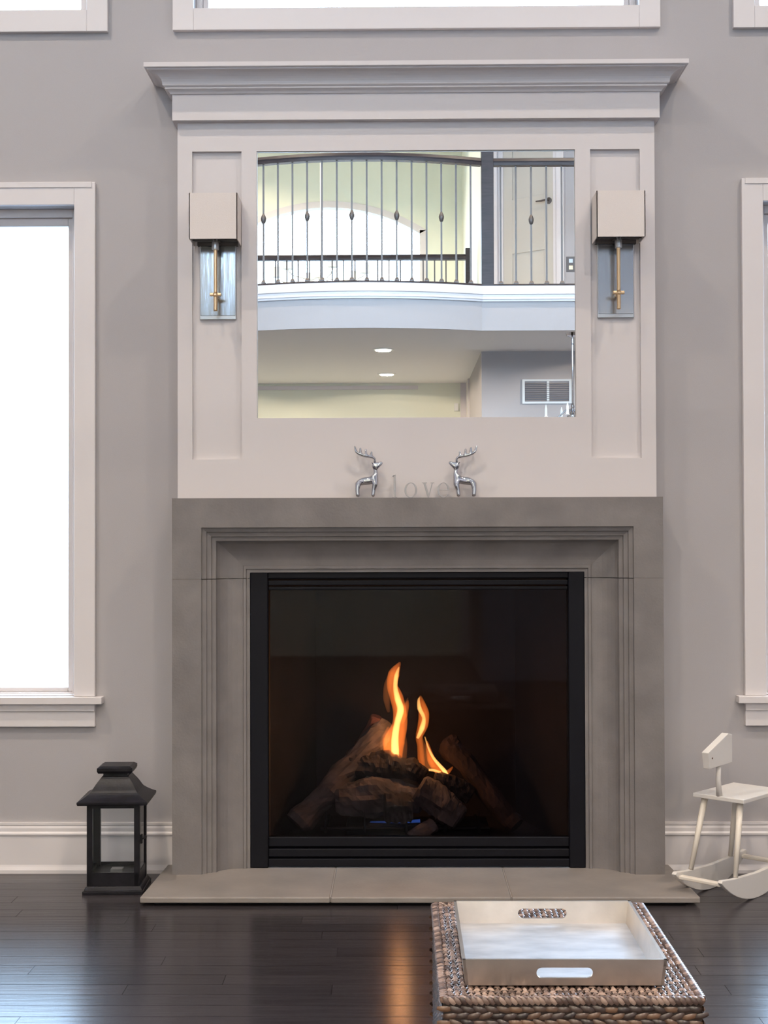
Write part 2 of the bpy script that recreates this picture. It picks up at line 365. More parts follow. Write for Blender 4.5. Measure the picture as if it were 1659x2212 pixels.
# windows -----------------------------------------------------------
def window(n, x0, x1, z0, z1, sill, loc=(0,0,0), rotz=0):
    w = thing('window_%d' % n, None, None, loc, rotz, kind='structure'); cw = .076
    sides = MB(); a, b = x0-cw, x1+cw
    for nm, bx in (('casing', (a, x0, z0 if sill else z0-.08, z1+.082)), ('casing', (x1, b, z0 if sill else z0-.08, z1+.082)), ('casing', (x0, x1, z1, z1+.082))):
        m_ = MB().box(bx[0], bx[1], -.02, 0, bx[2], bx[3])
        if bx[0] == x0:
            pass
        m_.build(nm, 'white', w, bevel=.002)
    if sill:
        MB().box(x0-cw+.012, x1+cw-.012, -.0235, -.02, z1+.062, z1+.082).build('casing_cap', 'white', w, bevel=.001)
        MB().box(x0-cw-.029, x1+cw+.029, -.045, 0, z0-.025, z0).box(x0, x1, 0, .07, z0-.0, z0+.004).build('sill', 'white', w, bevel=.003)
        MB().box(a, b, -.02, 0, z0-.108, z0-.025).box(a, b, -.027, -.02, z0-.052, z0-.025).build('apron', 'white', w, bevel=.002)
    else: MB().box(x0, x1, -.02, 0, z0-.08, z0).build('casing', 'white', w, bevel=.002)
    m_ = MB(); f = .022
    m_.box(x0, x0+f, .05, .13, z0, z1).box(x1-f, x1, .05, .13, z0, z1).box(x0+f, x1-f, .05, .13, z1-.028, z1).box(x0+f, x1-f, .05, .13, z0, z0+.008)
    m_.build('window_frame', 'white', w, bevel=.002)
    m_ = MB(); g = .02; X0, X1, Z0, Z1 = x0+f, x1-f, z0+.008, z1-.028
    m_.box(X0, X0+g, .07, .11, Z0, Z1).box(X1-g, X1, .07, .11, Z0, Z1).box(X0+g, X1-g, .07, .11, Z1-.03, Z1).box(X0+g, X1-g, .07, .11, Z0, Z0+.016)
    m_.build('sash', 'white', w, bevel=.003)
    MB().box(X0+g, X1-g, .088, .092, Z0+.016, Z1-.03).build('pane', 'pane', w)
    return w
for i, (x0, x1, z0, z1) in enumerate(WIN_FRONT): window(i+1, x0, x1, z0, z1, z0 < 1)
n = 7
for (a, b, z0, z1) in SIDE_WIN:
    window(n, a, b, z0, z1, z0 < 1, (-RX, 0, 0), pi/2); n += 1
    window(n, -b, -a, z0, z1, z0 < 1, (RX, 0, 0), -pi/2); n += 1

# ------------------------------------------------------------------ upper bridge, lower ceiling and the rooms behind the camera
YB = -5.34
def bulge(x): return max(0, .18*(1-((x+.35)/.92)**2))
bx = sorted({-RX, RX, *[-1.27+i*.0827*1 for i in range(23)]})
edge = [(x, YB+bulge(x)) for x in bx]
mb = MB(); P = edge; Q = [(x, -6.5) for x, _ in edge]
mb.strip(P, Q, 2.717, 3.03, XYZ); mb.strip(Q, [(x, -8.95) for x, _ in edge], 2.717, 3.03, XYZ)
mb.box(.85, RX, BACK, -8.95, 2.717, 3.03)
struct(mb.build('floor_upper', 'ceiling'))
struct(MB().strip([(x, yy+.012) for x, yy in edge], [(x, yy) for x, yy in edge], 2.705, 2.93, XYZ).build('trim_1', 'wall'))
struct(MB().sweep(edge[::-1], [(0, 2.918), (-.016, 2.918), (-.03, 2.93), (-.03, 2.943), (-.022, 2.945), (-.022, 2.958), (-.034, 2.962), (-.034, 3.03), (0, 3.03)][::1], XYZ).build('trim_2', 'white')) if False else \
struct(MB().sweep(edge, [(0, 2.918), (-.026, 2.918), (-.026, 2.932), (-.034, 2.934), (-.034, 2.948), (-.028, 2.952), (-.028, 2.966), (-.04, 2.97), (-.04, 3.03), (0, 3.03)], XYZ).build('trim_2', 'white'))
# walls upstairs
struct(MB().box(.715, .85, BACK, -7.16, 3.03, CEIL).build('wall_upper_side', 'cream'))
DG = math.atan2(.6, .8); P0 = Vector((.715, -7.16)); L0 = .775
mb = MB().box(0, .10, -.12, 0, 3.03, CEIL).box(.69, L0, -.12, 0, 3.03, CEIL).box(.10, .69, -.12, 0, 5.12, CEIL)
struct(mb.build('wall_upper_diagonal', 'wall', loc=(P0.x, P0.y, 0), rotz=DG))
P1 = P0+Vector((.8, .6))*L0
struct(MB().box(P1.x, RX, P1.y-.12, P1.y, 3.03, CEIL).build('wall_upper_right', 'wall'))
d1 = thing('door_1', None, None, (P0.x, P0.y, 0), DG, kind='structure')
MB().box(.03, .10, 0, .018, 3.03, 5.19).box(.69, .76, 0, .018, 3.03, 5.19).box(.10, .69, 0, .018, 5.12, 5.19).build('casing', 'white', d1, bevel=.003)
MB().box(.10, .145, -.06, -.01, 3.04, 5.12).box(.645, .69, -.06, -.01, 3.04, 5.12).build('jamb', 'white', d1)
mb = MB().box(.145, .645, -.06, -.03, 3.04, 5.11)
def rail(b0, b1, c0, c1): mb.box(b0, b1, -.03, -.018, c0, c1)
rail(.145, .235, 3.04, 5.11); rail(.555, .645, 3.04, 5.11); rail(.235, .555, 3.04, 3.24); rail(.235, .555, 3.616, 4.08); rail(.235, .555, 5.0, 5.11)
mb.build('door_leaf', 'door_paint', d1, bevel=.002)
hd = MB().lathe([(.0275, 0), (.0275, .008), (.018, .012), (.011, .014), (.011, .045), (.009, .05)], 16, (.60, -.018, 4.02), 'y').build('door_handle', 'iron', d1)
MB().tube([(.60, .028, 4.02), (.55, .03, 4.018), (.50, .028, 4.02)], [.009, .008, .006], 8).build('lever', 'iron', hd)
# far rail wall of lower rooms
struct(MB().box(.618, RX, -6.70, -6.57, 0, 2.717).build('wall_lower_right', 'wall'))
struct(MB().box(.618, .74, -8.95, -6.70, 0, 2.717).build('wall_lower_side', 'wall'))
struct(MB().box(-RX, .618, -9.10, -8.95, 0, 2.717).build('wall_lower_back', 'cream'))
struct(MB().box(.548, .612, -8.95, -8.93, 0, 2.717).box(.603, .618, -8.93, -8.55, 0, 2.717).build('bright_opening_boards', 'white'))  # white boards stand in for light showing through an opening
struct(MB().sweep([(-RX, -8.95), (.127, -8.95)], [(0, 2.655), (-.014, 2.655), (-.014, 2.692), (0, 2.692)], XYZ).build('trim_4', 'white'))

# ------------------------------------------------------------------ fireplace
om = thing('overmantel', 'tall white panelled overmantel with crown shelf above the grey stone surround', 'overmantel', (0, 0, 1.34))
def omp(name, *b, bev=0): return MB().box(b[0], b[1], b[2], b[3], b[4]-1.34, b[5]-1.34).build(name, 'panel', om, bevel=bev)
omp('back_panel', -.848, .848, -.065, 0, 1.34, 2.68, bev=0)
for s in (-1, 1):
    a, b = sorted((s*.848, s*.796)); omp('stile', a, b, -.08, -.065, 1.34, 2.68)
    a, b = sorted((s*.620, s*.566)); omp('stile', a, b, -.08, -.065, 1.34, 2.68)
    a, b = sorted((s*.796, s*.620)); omp('lower_rail', a, b, -.08, -.065, 1.34, 1.479); omp('upper_rail', a, b, -.08, -.065, 2.577, 2.68)
omp('lower_rail', -.566, .566, -.08, -.065, 1.34, 1.625)
omp('upper_rail', -.566, .566, -.08, -.065, 2.577, 2.68)
omp('frieze', -.862, .862, -.11, 0, 2.68, 2.78)
cv = [(.030+.042*(1-cos(t)), 2.800+.036*sin(t)) for t in [i*pi/2/7 for i in range(8)]]
crown = [(0, 2.772), (.006, 2.772), (.010, 2.779), (.014, 2.782), (.022, 2.786), (.022, 2.792), (.026, 2.793), (.030, 2.797)]+cv+[(.076, 2.838), (.076, 2.842), (.084, 2.842), (.086, 2.844), (.086, 2.859), (0, 2.859)]
c = MB().sweep([(-.862, 0), (-.862, -.11), (.862, -.11), (.862, 0)], [(o, h-1.34) for o, h in crown], XYZ).build('crown_moulding', 'panel', om)
MB().box(-.862, .862, -.11, 0, 1.44, 1.518).build('crown_core', 'panel', om)

mi = thing('wall_mirror', 'large frameless mirror set in the white overmantel, reflecting a railed balcony', 'mirror', (0, -.0655, 2.10))
MB().box(-.5655, .5655, -.0035, 0, -.4745, .4765).build('mirror_glass', 'mirror', mi)
fr = MB(); fr.box(-.566, .566, -.005, -.0035, .4735, .4765).box(-.566, -.5635, -.005, -.0035, -.4745, .4735).build('shadow_line_strip', 'steel', mi)  # strip stands in for the shadow line along top and left

fs = thing('fireplace_surround', 'grey cast stone fireplace surround with stepped moulding framing the black firebox', 'fireplace', (0, 0, .03))
cove = [(.150, -.126), (.153, -.114), (.160, -.103), (.171, -.093), (.185, -.084), (.201, -.077), (.219, -.072), (.238, -.069)]
sp = [(0, 0), (0, -.16), (.1025, -.16), (.1045, -.150), (.118, -.147), (.120, -.139), (.134, -.136), (.136, -.129), (.148, -.1275)]+cove+[(.240, -.074), (.249, -.074), (.251, -.068), (.262, -.068), (.262, 0)]
SZ = lambda a, b, h: (a, h, b-.03)
def surround(path, name):
    return MB().sweep(path, sp, SZ).build(name, 'stone', fs, bevel=0)
ZT, ZJ = 1.339, 1.056
surround([(-.8555, ZJ+.001), (-.8555, ZT), (.8555, ZT), (.8555, ZJ+.001)], 'header_block')
surround([(-.8555, .03), (-.8555, ZJ-.0015)], 'jamb_block'); surround([(.8555, ZJ-.0015), (.8555, .03)], 'jamb_block')
for s in (-1, 1):
    mj = MB()
    a, b = sorted((s*.8545, s*.60)); mj.box(a, b, -.06, 0, ZJ-.0315, ZJ-.029)
    a, b = sorted((s*.8545, s*.754)); mj.box(a, b, -.1585, -.06, ZJ-.0315, ZJ-.029)
    mj.build('mortar_joint', 'grout', fs)

he = thing('hearth', 'low grey stone hearth of three slabs on the dark floor before the fireplace', 'hearth', (0, 0, 0))
MB().box(-.87, .87, -.43, -.001, .0005, .010).build('plinth', 'dark_gap', he)  # shadow of the toe recess put into the near-black colour
hs = [(-.912, -.2915), (-.2885, .2985), (.3015, .912)]
for i, (a, b) in enumerate(hs):
    g = MB(); x0, x1 = a, b
    g.prism([(x0, -.46), (x1, -.46), (x1 if i < 2 else .895, -.001), (x0 if i else -.895, -.001)], .010, .03, XYZ)
    g.build('slab', 'hearth', he, bevel=.004)
for jx in (-.29, .30): MB().box(jx-.0015, jx+.0015, -.452, -.001, .011, .0285).build('joint_filler', 'grout', he)

# firebox insert
fb = thing('gas_fireplace', 'black gas fireplace insert with glass front inside the stone surround', 'fireplace insert', (0, 0, .03))
z = -.03
MB().box(-.593, -.530, -.066, -.02, .03+z, 1.077+z).build('side_frame', 'black_metal', fb, bevel=.003)
MB().box(.537, .593, -.066, -.02, .03+z, 1.077+z).build('side_frame', 'black_metal', fb, bevel=.003)
MB().box(-.530, .537, -.060, -.02, 1.055+z, 1.077+z).build('top_bar', 'black_metal', fb, bevel=.003)
MB().box(-.530, .537, -.056, -.02, 1.030+z, 1.048+z).build('top_louvre', 'black_metal', fb, bevel=.003)
MB().box(-.530, .537, -.050, -.02, 1.013+z, 1.026+z).build('top_louvre', 'black_metal', fb, bevel=.003)
MB().box(-.530, .537, -.050, -.02, .102+z, .136+z).build('bottom_bar', 'black_metal', fb, bevel=.003)
MB().box(-.530, .537, -.058, -.02, .068+z, .096+z).build('bottom_louvre', 'black_metal', fb, bevel=.003)
MB().box(-.530, .537, -.062, -.02, .034+z, .062+z).build('bottom_louvre', 'black_metal', fb, bevel=.003)
MB().box(-.530, .537, -.022, -.016, .03+z, 1.06+z).box(-.50, .51, -.03, -.01, .14+z, 1.0+z) if False else None
MB().box(-.524, .533, -.040, -.036, .136+z, 1.013+z).build('glass_pane', 'fireglass', fb)
mb = MB(); L = mb.bm
a0, a1, b0, b1 = -.53, .537, -.40, .40
def quad(p): L.faces.new([L.verts.new(q) for q in p])
def slab(p, q, z0, z1, t=.012):
    p, q = Vector(p), Vector(q); d = (q-p).normalized(); nn = Vector((d.y, -d.x))*t
    mb.prism([tuple(p), tuple(q), tuple(q-nn), tuple(p-nn)], z0, z1, XYZ)
slab((-.40, .48), (-.545, -.02), .10+z, 1.06+z); slab((.545, -.02), (.40, .48), .10+z, 1.06+z); slab((.40, .48), (-.40, .48), .10+z, 1.06+z)
mb.box(-.56, .56, -.018, .50, 1.05+z, 1.065+z).box(-.56, .56, -.018, .50, .045+z, .105+z)
mb.build('firebox_liner', 'fire_liner', fb)
MB().box(-.26, .26, .06, .24, .105+z, .150+z).tube([(-.18, .05, .155+z), (.14, .05, .155+z)], .012, 10).build('burner', 'black_metal', fb, bevel=.004)
gr = MB()
for x in (-.33, -.19, -.04, .10, .22): gr.tube([(x, .0, .225+z), (x, .0, .145+z), (x, .06, .140+z), (x, .25, .150+z)], .007, 8)
gr.tube([(-.35, .03, .150+z), (.26, .03, .150+z)], .007, 8).build('grate_bar', 'black_metal', fb)

def log(pts, rad, mat, label, seed, rough=.25):
    r_ = random.Random(seed); pts = [Vector(p) for p in pts]; n = 26; P, R = [], []
    for i in range(n+1):
        t = i/n*(len(pts)-1); k = min(int(t), len(pts)-2); f = t-k; P.append(pts[k].lerp(pts[k+1], f))
        rr = rad[k]*(1-f)+rad[k+1]*f; R.append(rr*(.82 if i in (0, n) else 1))
    mb = MB().tube(P, R, 22)
    off = Vector((seed*3.1, seed*1.7, 0)); ax = (P[-1]-P[0]).normalized()
    for v in mb.bm.verts:
        q = v.co+off; q1 = (q-ax*(q.dot(ax))*.7)
        d = noise.noise(q*9)*.5+noise.noise(q1*38)*.28+noise.noise(q*70)*.12*(1+2*rough)
        c = P[min(range(len(P)), key=lambda i: (P[i]-v.co).length)]; v.co += (v.co-c)*(d*(.5+rough))
    o = mb.build('log', mat, smooth=False)
    return tag(o, label, 'log', 'ceramic logs in the fireplace')
log([(-.44, .06, .160), (-.30, .12, .30), (-.14, .20, .46), (-.11, .23, .50)], [.045, .05, .042, .036], 'log_grey', 'long ashy log leaning up from the lower left of the firebox', 1)
log([(-.20, .24, .40), (-.15, .22, .53)], [.032, .026], 'log_red', 'reddish log end standing behind the left leaning log', 2)
log([(-.30, .09, .245), (-.10, .10, .255), (.02, .10, .24)], [.062, .066, .055], 'log_grey', 'thick grey brown log lying across the left of the grate', 3)
log([(-.26, .17, .36), (-.12, .15, .36), (-.05, .14, .34)], [.05, .055, .04], 'log_char', 'charred black log on top of the pile left of the tall flame', 4, .5)
log([(-.12, .02, .225), (-.02, .03, .225)], [.048, .044], 'log_char', 'short charred log at the middle front behind the grate bar', 5, .5)
log([(-.10, .13, .345), (-.02, .11, .35), (.03, .10, .32)], [.030, .040, .030], 'log_char', 'small charred lump between the two flames', 6, .5)
log([(.00, .06, .285), (.10, .05, .225), (.16, .03, .185)], [.052, .055, .045], 'log_grey', 'grey log sloping down to the right below the small flame', 7)
log([(.36, .05, .155), (.26, .12, .26), (.16, .2, .37), (.12, .26, .42)], [.035, .04, .04, .05], 'log_dim', 'dim brownish log leaning up from the right of the firebox', 8)
log([(-.03, -.005, .122), (.02, .01, .142), (.06, .03, .165)], [.022, .028, .026], 'log_grey', 'small brown log stub on the firebox floor at front', 9)
log([(.06, .12, .31), (.14, .12, .29), (.20, .12, .25)], [.032, .038, .03], 'log_char', 'black charred log beneath the right flame', 10, .5)

FY = .13
def fpt(u, v, y=FY):   # flame outline drawn at 585 units per metre on the flame's own upright plane
    return ((u-898.7)/584.8, y, (1862.5-v)/584.8)
def flame(label, sheets):
    t = None
    for k, (mat, pts, dy) in enumerate(sheets):
        P = [Vector(fpt(u, v, FY+dy)) for u, v, r in pts]; R = [r/585 for u, v, r in pts]
        PP, RR = [], []
        n = len(P)
        for i in range((n-1)*5+1):
            s_ = i/5; j = min(int(s_), n-2); f = s_-j
            p0, p1, p2, p3 = P[max(j-1, 0)], P[j], P[j+1], P[min(j+2, n-1)]
            q = .5*((2*p1)+(p2-p0)*f+(2*p0-5*p1+4*p2-p3)*f*f+(3*p1-p0-3*p2+p3)*f**3); PP.append(q); RR.append(max(.0006, R[j]*(1-f)+R[j+1]*f))
        mb = MB().tube(PP, RR, 12, sq=(1, .8))
        if t is None:
            t = mb.build('flame', mat, smooth=True); tag(t, label, 'flame')
        else: mb.build('flame_core', mat, t, smooth=True)
    return t
flame('tall orange flame rising from the charred logs left of centre', [
    ('flame_outer', [(846,1662,12),(848,1635,20),(850,1600,24),(862,1565,17),(862,1535,15),(855,1505,15),(846,1480,12),(850,1455,13),(860,1436,5),(864,1430,1)], 0),
    ('flame_inner', [(855,1645,6),(852,1620,9),(852,1590,8),(857,1560,7),(864,1532,8),(858,1510,7),(853,1485,5),(855,1460,5),(861,1440,1.5)], 0),
    ('flame_outer', [(866,1562,4),(871,1542,9),(877,1522,6),(880,1511,1)], -.004),
    ('flame_outer', [(836,1660,3),(832,1625,5),(830,1595,6),(838,1568,2)], -.004),
    ('flame_inner', [(828,1660,2),(842,1660,3),(853,1664,1)], -.01),
    ('flame_wisp', [(834,1664,6),(832,1630,12),(832,1600,13),(838,1572,3)], .03),
    ('flame_wisp', [(838,1540,3),(834,1510,8),(837,1480,9),(848,1452,6),(862,1432,2)], .03),
    ('flame_wisp', [(868,1650,8),(872,1610,7),(868,1570,4),(874,1530,6),(880,1508,1)], .03)])
flame('smaller orange flame curling down to the right above the logs', [
    ('flame_outer', [(912,1664,6),(908,1640,8),(906,1610,7),(904,1590,8),(912,1565,12),(914,1540,12),(909,1518,8),(906,1502,1.5)], 0),
    ('flame_inner', [(900,1594,3),(910,1572,6),(914,1550,4),(905,1530,5),(903,1512,3),(906,1505,1)], 0),
    ('flame_inner', [(916,1590,1.5),(924,1615,3),(934,1635,4),(946,1650,5),(958,1664,6),(964,1676,6),(970,1690,4),(973,1702,1.5)], -.004),
    ('flame_outer', [(920,1600,3),(930,1640,12),(945,1662,12),(962,1668,7),(976,1655,2)], 0),
    ('flame_inner', [(908,1662,2),(930,1661,4),(950,1666,3)], -.008),
    ('flame_wisp', [(926,1662,14),(918,1636,13),(910,1608,7),(903,1585,4)], .03),
    ('flame_wisp', [(905,1592,6),(918,1562,7),(918,1535,6),(908,1505,2)], .03)])
b_ = MB().tube([(-.17, .035, .172), (-.05, .035, .172), (.01, .035, .176)], [.003, .005, .007], 8).build('burner_flame', 'flame_blue')
tag(MB().tube([(.12, .03, .170), (.14, .03, .174)], .004, 8).build('burner_flame', 'flame_blue'), 'tiny blue burner flame at the right end of the grate', 'flame')
tag(b_, 'long thin blue burner flame under the left logs', 'flame')
pl = bpy.data.lights.new('fire_light', 'POINT'); pl.energy = 3.2; pl.color = (1, .5, .18); pl.shadow_soft_size = .03
po = bpy.data.objects.new('fire_light', pl); COL.objects.link(po); po.location = (-.06, .05, .52)

# ------------------------------------------------------------------ sconces
def sconce(cx, label):
    t = thing('wall_sconce', label, 'sconce', (cx, -.065, 1.977), group='pair of sconces beside the mirror')
    MB().box(-.065, .065, -.010, 0, 0, .283).build('back_plate', 'steel', t, bevel=.002)
    MB().box(-.062, .062, -.0125, -.010, .014, .262).build('mirror_plate', 'plate', t, bevel=.001)
    MB().box(-.072, .072, -.018, 0, .262, .288).build('top_bracket', 'iron', t)
    MB().box(-.012, .012, -.09, -.012, .272, .284).build('arm', 'steel', t, bevel=.002)
    MB().lathe([(.012, .235), (.013, .24), (.013, .262), (.010, .268), (.010, .30)], 14, (.0, -.075, 0)).build('socket', 'steel', t, smooth=False)
    MB().lathe([(.0055, .02), (.007, .022), (.007, .070), (.012, .074), (.012, .08), (.0065, .086), (.0065, .236)], 14, (0, -.075, 0)).build('rod', 'brass', t)
    k = MB().box(-.020, .020, -.083, -.067, .073, .083); k.tube([(0, -.075, .078), (0, -.011, .078)], .006, 8).build('crosspiece', 'brass', t, bevel=.002)
    mb = MB(); w, d, tt = .084, .062, .003; y0, y1 = -.075-d, -.075+d
    mb.box(-w, w, y0, y0+tt, .262, .422).box(-w, w, y1-tt, y1, .262, .422).box(-w, -w+tt, y0, y1, .262, .422).box(w-tt, w, y0, y1, .262, .422)
    mb.build('lamp_shade', 'shade', t)
    MB().box(-w+tt, w-tt, -.078, -.072, .268, .272).box(-.003, .003, y0+tt, y1-tt, .268, .272).build('shade_frame', 'iron', t)
    MB().box(-w+tt, w-tt, y0+tt, y1-tt, .276, .278).build('diffuser', 'steel', t)
    return t
sconce(-.705, 'nickel wall sconce with white box shade, left of the mirror')
sconce(.709, 'nickel wall sconce with white box shade, right of the mirror')

# ------------------------------------------------------------------ mantel figures and letters
def skin(name, verts, edges, rad, mat, parent=None, sub=2):
    me = bpy.data.meshes.new(name); me.from_pydata(verts, edges, []); me.materials.append(M[mat])
    o = bpy.data.objects.new(name, me); COL.objects.link(o)
    if parent: o.parent = parent
    sk = o.modifiers.new('skin', 'SKIN'); sk.use_smooth_shade = True
    for i, r in enumerate(rad):
        me.skin_vertices[0].data[i].radius = (r, r) if not isinstance(r, tuple) else r
    me.skin_vertices[0].data[0].use_root = True
    s = o.modifiers.new('sub', 'SUBSURF'); s.levels = sub; s.render_levels = sub
    return o
def deer(x, flip, label):
    KR = 1.45
    t = thing('reindeer_figurine', label, 'figurine', (x, -.122, 1.339), group='silver reindeer pair on the mantel')
    def c(zx, zy, y=0): return ((zx-310)/2858*flip, y, (657-zy)/2858)
    V = [c(310,487), c(245,490), c(365,482), c(420,468), c(414,420), c(408,375), c(402,335), c(430,330), c(474,302), c(372,322)]
    R = [.0105, .013, .0120, .0150, .0075, .0042, .0098, .0085, .0030, .006]
    V[8] = c(482, 298); E = [(0,1),(0,2),(2,3),(3,4),(4,5),(5,6),(6,7),(7,8),(6,9)]
    for sy in (-1, 1):
        n_ = len(V); V += [c(232,520,sy*.009), c(226,580,sy*.010), c(232,657-9,sy*.010)]; R += [.0075, .0055, .005]; E += [(1,n_),(n_,n_+1),(n_+1,n_+2)]
        n_ = len(V); V += [c(405,520,sy*.009), c(390,580,sy*.010), c(382,657-9,sy*.010)]; R += [.0075, .0050, .0042]; E += [(3,n_),(n_,n_+1),(n_+1,n_+2)]
    skin('body', V, E, [q*KR for q in R], 'chrome', t)
    for sy in (-1, 1):
        k = sy*.007
        A = [c(398,308,k*.5), c(405,262,k), c(365,243,k*1.5), c(318,238,k*2), c(262,226,k*2.2), c(215,195,k*2.2), c(200,135,k*2), c(372,190,k), c(312,165,k*1.6), c(258,152,k*2)]
        skin('antler', A, [(0,1),(1,2),(2,3),(3,4),(4,5),(5,6),(2,7),(3,8),(4,9)], [.0048,.0046,.0046,.0050,.0052,.0045,.0024,.0032,.0032,.0032], 'chrome', t, 1)
    for sy in (-1, 1):
        skin('ear', [c(385,318,sy*.006), c(370,300,sy*.013)], [(0,1)], [.003, .0012], 'chrome', t, 1)
    return t
deer(-.1795, 1, 'silver reindeer facing right, left of the word love on the mantel')
deer(.1725, -1, 'silver reindeer facing left, right of the word love on the mantel')

GT = .010
def letter(x, poly_fn, label, ch):
    mb = MB(); poly_fn(mb); o = mb.build('letter', 'letter', bevel=.0006); o.location = (x, -.115, 1.339)
    return tag(o, label, 'letter', 'silver letters spelling love')
def bx2(mb, x0, x1, z0, z1): mb.prism([(x0,z0),(x1,z0),(x1,z1),(x0,z1)], 0, -GT, XZ)
def gl_l(mb):
    bx2(mb, -.0035, .0035, .003, .078); bx2(mb, -.009, .009, 0, .003)
    mb.prism([(-.010,.076),(-.0036,.0725),(-.0036,.0782),(.0034,.0782),(.0034,.082)], 0, -GT, XZ)
def gl_o(mb):
    n=28; P=[(.0225*cos(2*pi*i/n), .027+.027*sin(2*pi*i/n)) for i in range(n)]; Q=[(.0155*cos(2*pi*i/n), .027+.0245*sin(2*pi*i/n)) for i in range(n)]
    mb.strip(P, Q, 0, -GT, XZ, closed=True)
def gl_v(mb):
    mb.prism([(-.017,.051),(-.0095,.051),(.0022,.012),(.0015,0),(-.0015,0)], 0, -GT, XZ); mb.prism([(.0155,.051),(.0122,.051),(.0018,.013),(.0016,.0005)], 0, -GT, XZ)
    bx2(mb, -.0225, -.0045, .0512, .054); bx2(mb, .008, .0215, .0512, .054)
def gl_e(mb):
    a0, a1 = 0.08, 1.80*pi; n = 26
    P=[(.0215*cos(a0+(a1-a0)*i/n), .027+.027*sin(a0+(a1-a0)*i/n)) for i in range(n+1)]
    Q=[(.0148*cos(a0+(a1-a0)*i/n), .027+(.0245 if i < n-3 else .0255)*sin(a0+(a1-a0)*i/n)) for i in range(n+1)]
    mb.strip(P, Q, 0, -GT, XZ); bx2(mb, -.0152, .0214, .0265, .0292)
letter(-.0775, gl_l, 'silver letter l, tallest and leftmost of the letters on the mantel', 'l')
letter(-.0210, gl_o, 'round silver letter o between the letters l and v', 'o')
letter(.0405, gl_v, 'silver letter v between the letters o and e', 'v')
letter(.0935, gl_e, 'silver letter e beside the right reindeer', 'e')

# ------------------------------------------------------------------ lantern
la = thing('lantern', 'dark metal candle lantern with glass sides on the floor left of the hearth', 'lantern', (-1.034, -.222, 0), rotz=radians(2))
bw = .178; hb = bw/2
MB().frustum(.205, .19, 0, .205, .19, .012).frustum(.198, .183, .0121, .184, .168, .026).build('base', 'lantern', la, bevel=.002)
mb = MB(); mb.box(-hb+.002, hb-.002, -.083, -.077, .026, .072).box(-hb+.002, hb-.002, .077, .083, .026, .072).box(-hb+.002, -hb+.008, -.077, .077, .026, .072).box(hb-.008, hb-.002, -.077, .077, .026, .072)
mb.build('lower_band', 'lantern', la, bevel=.001)
MB().box(-hb+.008, hb-.008, -.077, .077, .055, .060).build('candle_tray', 'lantern', la)
for sx in (-1, 1):
    for sy in (-1, 1):
        cx_, cy_ = sx*(hb-.0095), sy*(.083-.0095); MB().box(cx_-.0095, cx_+.0095, cy_-.0095, cy_+.0095, .026, .302).build('corner_post', 'lantern', la, bevel=.001)
mb = MB(); zz0, zz1 = .288, .302
mb.box(-hb+.019, hb-.019, -.083, -.073, zz0, zz1).box(-hb+.019, hb-.019, .073, .083, zz0, zz1).box(-hb, -hb+.01, -.064, .064, zz0, zz1).box(hb-.01, hb, -.064, .064, zz0, zz1).build('top_rail', 'lantern', la)
for s in (-1, 1):
    MB().box(-hb+.019, hb-.019, s*.078-.001, s*.078+.001, .072, .288).build('glass_pane', 'pane', la)
    MB().box(s*(hb-.005)-.001, s*(hb-.005)+.001, -.064, .064, .072, .288).build('glass_pane', 'pane', la)
prof = [(.232, .215, .302), (.236, .22, .307), (.236, .22, .313)]
for i in range(1, 13):
    t = i/12; w = .236-.148*(1-(1-t)**2.1)*(1-.10*sin(pi*t))-.0*t; w = w+.012*sin(pi*max(0, t-.35)/.65)
    prof.append((w, w*.925, .313+.077*t))
mb = MB()
for a, b in zip(prof, prof[1:]): mb.frustum(a[0], a[1], a[2], b[0], b[1], b[2])
mb.build('roof', 'lantern', la)
MB().frustum(.082, .075, .390, .082, .075, .400).build('vent_neck', 'lantern', la)
MB().frustum(.112, .104, .400, .120, .112, .408).frustum(.120, .112, .408, .120, .112, .418).frustum(.120, .112, .418, .100, .092, .424).build('cap', 'lantern', la)
dl = MB().box(hb, hb+.006, -.064, -.050, .165, .195).build('latch', 'lantern', la); MB().tube([(hb+.006, -.057, .18), (hb+.014, -.03, .18), (hb+.006, -.01, .18)], .003, 8).build('hook', 'lantern', dl)
MB().box(-.02, .02, -.02, .02, .0601, .068).build('candle_clip', 'steel', la)

# ------------------------------------------------------------------ toy rocker
PH = radians(47); rb = Vector((cos(PH), sin(PH), 0)); ra = Vector((sin(PH), -cos(PH), 0))
rk = thing('rocking_toy', 'small white wooden rocking toy with slanted block head beside the hearth', 'toy', (1.060, -.282, 0), rotz=PH)
# local x = rb (away), local -y = ra (towards the room)
R_, hl = .36, .235
def rocker(yc):
    pts = []; n = 18
    for i in range(n+1):
        a = -hl+2*hl*i/n; pts.append((a, R_-math.sqrt(R_*R_-a*a)))
    ex = pts[-1][1]; top = [(hl*.97, ex+.008), (.16, .088), (0, .082), (-.16, .088), (-hl*.97, ex+.008)]
    return MB().prism(pts+top, yc-.008, yc+.008, XZ).build('rocker', 'toy', rk, bevel=.002)
rocker(-.085); rocker(.085)
for x in (-.205, .205): MB().box(x-.012, x+.012, -.077, .077, .070, .082).build('cross_bar', 'toy_edge', rk, bevel=.003)
sx0, sx1, sz = -.095, .175, .322
MB().box(sx0, sx1, -.095, .095, sz, sz+.014).build('seat', 'toy', rk, bevel=.002)
for sx in (-1, 1):
    for sy in (-1, 1):
        MB().tube([(.04+sx*.105, sy*.066, sz), (sx*.13, sy*.083, .087)], [.011, .008], 12).build('leg', 'toy_edge', rk, smooth=True)
MB().tube([(-.085, 0, sz+.014), (-.092, 0, .39), (-.088, 0, .445)], [.0105, .0085, .008], 12).build('neck_dowel', 'toy', rk, smooth=True)
